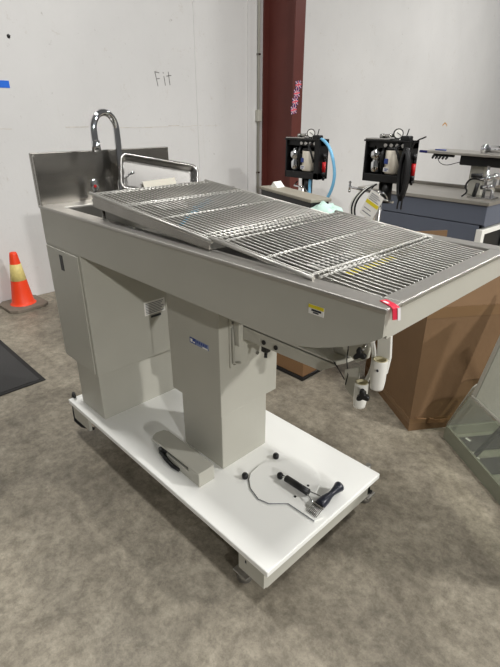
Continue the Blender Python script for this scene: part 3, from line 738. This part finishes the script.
MB().cyl((-2.17, 3.18, 1.062), (-1.99, 3.262, 1.025), .009, n=10).build('rod', CHROME, t)
MB().cyl((-2.17, 3.18, 1.03), (-2.17, 3.18, 1.095), .008, n=10).ball((-2.17, 3.18, 1.095), .011).ball((-2.17, 3.18, 1.03), .011).build('cross_bar', CHROME, t)
MB().cyl((-1.965, 3.24, 1.0), (-1.80, 3.2, .985), .009, n=10).build('lower_rod', CHROME, t)

# ------------------------------------------------------------------ grey bench
Mq = Matrix.Translation((-1.385, 3.90, 0)) @ Matrix.Rotation(math.radians(-3.0), 4, 'Z')
t = thing('work_bench', 'slate grey work bench with a steel top against the wall side at right', 'bench', (-1.385, 3.9, 0))
MB().box(-1.22, .012, -.012, .60, .925, .955, .004, M=Mq).build('bench_top', BENCHTOP, t)
MB().box(-1.22, .005, .60, .615, .925, .985, .003, M=Mq).build('upstand', STEEL_D, t)
MB().box(-.95, 0, 0, .018, .775, .925, .003, M=Mq).box(-.018, 0, .016, .60, .76, .925, M=Mq).build('upper_panel', SLATE, t)
MB().box(-.95, -.04, .002, .018, .10, .768, .003, M=Mq).box(-.95, -.93, .018, .60, .1, .925, M=Mq).build('lower_panel', SLATE, t)
m = MB().box(-.93, -.018, .58, .6, .1, .925, M=Mq)
m.build('rear_panel', SLATE, t)
MB().box(-.05, .0, -.004, .05, 0, .74, .003, M=Mq).box(-.05, 0.0, .05, .59, .70, .74, .003, M=Mq).build('leg', WHITEP, t)
MB().box(-.05, 0.0, .53, .59, 0, .70, .003, M=Mq).build('leg', WHITEP, t)
MB().box(-.95, -.90, 0.02, .07, 0, .1, .003, M=Mq).build('leg', WHITEP, t)
MB().box(-.95, -.90, 0.53, .58, 0, .1, .003, M=Mq).build('leg', WHITEP, t)
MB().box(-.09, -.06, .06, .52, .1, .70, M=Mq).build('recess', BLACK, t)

# tilted steel instrument slab on the bench
t = thing('instrument_table', 'thin steel slab raised on a grey post above the bench', 'instrument', (-1.66, 4.2, .955))
Ms = Matrix.Translation((-2.09, 4.12, 1.268)) @ Matrix.Rotation(math.radians(1.0), 4, 'Y')
MB().box(0, .80, 0, .36, 0, .022, .004, M=Ms).build('slab', BENCHTOP, t)
MB().box(.32, .78, .03, .33, -.075, -.002, .008, M=Ms).build('motor_housing', BLACKM, t)
m = MB()
for k in range(5): m.cyl(Ms @ Vector((.09 + .03 * k, .03, -.02)), Ms @ Vector((.095 + .03 * k, .0, -.035)), .011, .008, 10)
m.cyl(Ms @ Vector((.08, .05, -.01)), Ms @ Vector((.26, .05, -.01)), .012, n=8)
m.build('clips', BLACK, t)
MB().tube(smooth([Ms @ Vector(p) for p in ((.13, .02, -.03), (.17, .0, -.075), (.24, .0, -.085), (.30, .02, -.06), (.34, .04, -.05))]), .003, 6).build('cable', BLACK, t)
MB().box(-1.69, -1.575, 4.20, 4.30, .955, 1.20, .004).build('post', PAINT_DK, t)
MB().box(-.03, .04, -.006, .03, .002, .021, .002, M=Ms).build('blue_tip', NAVY, t)
MB().box(.10, .20, .04, .055, .0225, .03, .002, M=Ms).build('pen', NAVY, t) if False else None
tag(MB().cyl(Ms @ Vector((.07, .08, .027)), Ms @ Vector((.16, .10, .027)), .005, n=8).build('pen', BLUEINK), 'small blue pen lying on the raised steel slab', 'pen')
# chrome sampling instrument
t = thing('chrome_stand', 'chrome clamp stand with fittings on the right end of the bench', 'stand', (-1.47, 4.1, .955))
MB().box(-1.60, -1.40, 4.0, 4.14, .955, .968, .004).build('base_plate', STEEL, t)
for (x, r, z1) in ((-1.50, .012, 1.20), (-1.435, .014, 1.15)): MB().cyl((x, 4.08, .968), (x, 4.08, z1), r, n=14).build('rod', CHROME, t)
for (x, z) in ((-1.50, 1.10), (-1.47, 1.04), (-1.435, 1.12)): MB().cyl((x - .05, 4.05, z), (x + .05, 4.05, z + .01), .018, n=14).ball((x + .03, 4.04, z + .01), .026).build('clamp', CHROME, t)
MB().cyl((-1.56, 4.04, .968), (-1.545, 4.04, 1.07), .016, n=14).build('black_rod', BLACK, t)
MB().tube(smooth([(-1.50, 4.05, 1.09), (-1.60, 4.02, 1.11), (-1.635, 4.01, 1.04), (-1.60, 4.01, 1.0), (-1.64, 4.0, .962)]), .007, 8).build('hose', BLACK, t)
MB().cyl((-1.60, 4.02, 1.125), (-1.52, 4.04, 1.13), .017, n=14).build('grip', BLACK, t)
t = thing('chrome_fitting', 'chrome fitting lying on top of the raised steel slab', 'fitting', (-1.5, 4.2, 1.29))
zf = 1.285
MB().cyl((-1.60, 4.22, zf + .03), (-1.36, 4.22, zf + .03), .028, n=18).build('barrel', CHROME, t)
MB().cyl((-1.63, 4.22, zf + .03), (-1.595, 4.22, zf + .03), .036, n=18).build('collar', CHROME, t)

# ------------------------------------------------------------------ green glass case
O = Vector((-.757, 2.171, 0)); U = Vector((.81, -.59, 0)).normalized(); V = Vector((.59, .81, 0)).normalized()
Mc = Matrix.Identity(4)
for i in range(3): Mc[i][0] = U[i]; Mc[i][1] = V[i]; Mc[i][2] = (0, 0, 1)[i]; Mc[i][3] = O[i]
t = thing('glass_case', 'green tinted glass case with sloping front beside the cardboard box', 'case', O)
Lc = 1.0
endp = [(0, 0), (0.004, .075), (.098, .280), (.108, .300), (.125, .315), (.15, .322), (.50, .322), (.50, 0)]
m = MB().prism([(0, 0), (0.004, .075), (.016, .075), (.016, 0)], 'x', 0, Lc, M=Mc).prism([(.48, 0), (.48, .075), (.5, .075), (.5, 0)], 'x', 0, Lc, M=Mc).box(0, .015, .016, .48, 0, .075, M=Mc).box(Lc - .015, Lc, .016, .48, 0, .075, M=Mc).box(.015, Lc - .015, .016, .48, 0.001, .02, M=Mc)
m.build('base_frame', CASEP, t)
for x in (0, Lc - .01): MB().prism([(.006, .075)] + endp[2:7] + [(.50, .075)], 'x', x, x + .01, M=Mc).build('end_pane', GLASS, t)
MB().prism([(.006, .077), (.09, .247), (.096, .244), (.012, .074)], 'x', .01, Lc - .01, M=Mc).build('front_pane', GLASS, t)
MB().tube([Mc @ Vector((.002, a_, b_)) for a_, b_ in [(.006, .08)] + endp[2:7]], .0035, 6).build('pane_edge', PAINT, t)
MB().prism([(.49, .075), (.5, .075), (.5, .32), (.49, .32)], 'x', .01, Lc - .01, M=Mc).build('rear_pane', GLASS, t)
lid0, lid1 = Vector((.095, .262)), Vector((.215, .80)); ld = (lid1 - lid0).normalized(); ln = Vector((ld.y, -ld.x))
def lidM():
    o = Mc @ Vector((.03, lid0.x, lid0.y)); return frame_M(o, U, V * ld.x + Vector((0, 0, ld.y)))
Ml = lidM(); hl = (lid1 - lid0).length
ld_o = MB().box(.012, Lc - .06, .012, hl - .012, -.004, .004, M=Ml).build('lid_panel', FROST, t)
MB().box(0, Lc - .05, 0, .012, -.012, .012, .004, M=Ml).box(0, .03, .012, hl, -.008, .008, .003, M=Ml).box(Lc - .064, Lc - .05, .014, hl, -.008, .008, .003, M=Ml).box(0, Lc - .05, hl - .014, hl, -.008, .008, .003, M=Ml).build('lid_frame', PAINT, ld_o)
MB().tube([Mc @ Vector((.02, .49, .28)), Mc @ Vector((.07, .37, .70))], .008, 8).build('stay', STEEL, t)
MB().cyl(Mc @ Vector((.22, .035, .045)), Mc @ Vector((.25, .16, .29)), .012, n=12).build('black_rod', BLACK, t)
m = MB()
for k in range(5): m.box(.05 + .17 * k, .16 + .17 * k, .05, .40, .022, .03, .003, M=Mc @ Matrix.Rotation(.0, 4, 'Z'))
m.build('rack', RUBBER, t)
m = MB()
for k in range(8): 
    m = MB().box(0, random.uniform(.03, .08), 0, random.uniform(.012, .03), 0, .008, .002, M=Mc @ Matrix.Translation((.06 + .11 * k, .03 + random.uniform(0, .05), .022)) @ Matrix.Rotation(random.uniform(-.5, .5), 4, 'Z'))
    m.build('white_clip', WHITEP, t)

# ------------------------------------------------------------------ light
w = bpy.data.worlds.new('World'); sc.world = w; w.use_nodes = True
bg = w.node_tree.nodes['Background']; bg.inputs[0].default_value = (1.0, .99, .965, 1); bg.inputs[1].default_value = .125
def area(name, loc, target, power, sx, sy, col=(1, .988, .968)):
    l = bpy.data.lights.new(name, 'AREA'); l.shape = 'RECTANGLE'; l.size = sx; l.size_y = sy; l.energy = power; l.color = col
    o = bpy.data.objects.new(name, l); C.objects.link(o); o.location = loc
    o.rotation_euler = (Vector(target) - Vector(loc)).to_track_quat('-Z', 'Y').to_euler(); o['kind'] = 'helper'
    return o
area('ceiling_lamp_main', (1.0, 2.6, 5.4), (1.0, 2.6, 0), 132, .5, .3)
area('ceiling_lamp_right', (5.5, 5.5, 5.4), (5.5, 5.5, 0), 780, .7, .35)
area('ceiling_lamp_rear', (12.0, -3.6, 5.4), (12.0, -3.6, 0), 2300, .7, .35)
area('wall_fill_far', (-1.0, 9.0, 5.4), (-1.0, 9.0, 0), 235, 1.2, .6)  # added unseen fill, brightens the wall right of the column
area('wall_fill_left', (-2.4, .6, 5.4), (-2.4, .6, 0), 122, .6, .4)  # added unseen fill, lifts the left wall and the floor near the mat

# ------------------------------------------------------------------ camera
cam = bpy.data.cameras.new('Camera'); co = bpy.data.objects.new('Camera', cam); C.objects.link(co)
f = 472.0; cam.sensor_fit = 'VERTICAL'; cam.sensor_height = 36; cam.sensor_width = 27; cam.lens = f * 36 / 667
a = Vector((-255 - 250, 117 - 333.5, f)).normalized(); b = Vector((783 - 250, 117 - 333.5, f)).normalized()
X = -a; Y = (b - X * b.dot(X)).normalized(); Z = X.cross(Y)
right = Vector((X[0], Y[0], Z[0])); up = -Vector((X[1], Y[1], Z[1])); back = -Vector((X[2], Y[2], Z[2]))
Mx = Matrix.Identity(4)
for i in range(3): Mx[i][0] = right[i]; Mx[i][1] = up[i]; Mx[i][2] = back[i]
Mx[2][3] = 1.55
co.matrix_world = Mx; cam.clip_start = .05
sc.camera = co
vs = sc.view_settings
sc.display_settings.display_device = 'sRGB'
vs.view_transform = 'Standard'; vs.look = 'None'; vs.exposure = 0.0; vs.gamma = 1.0; vs.use_curve_mapping = False
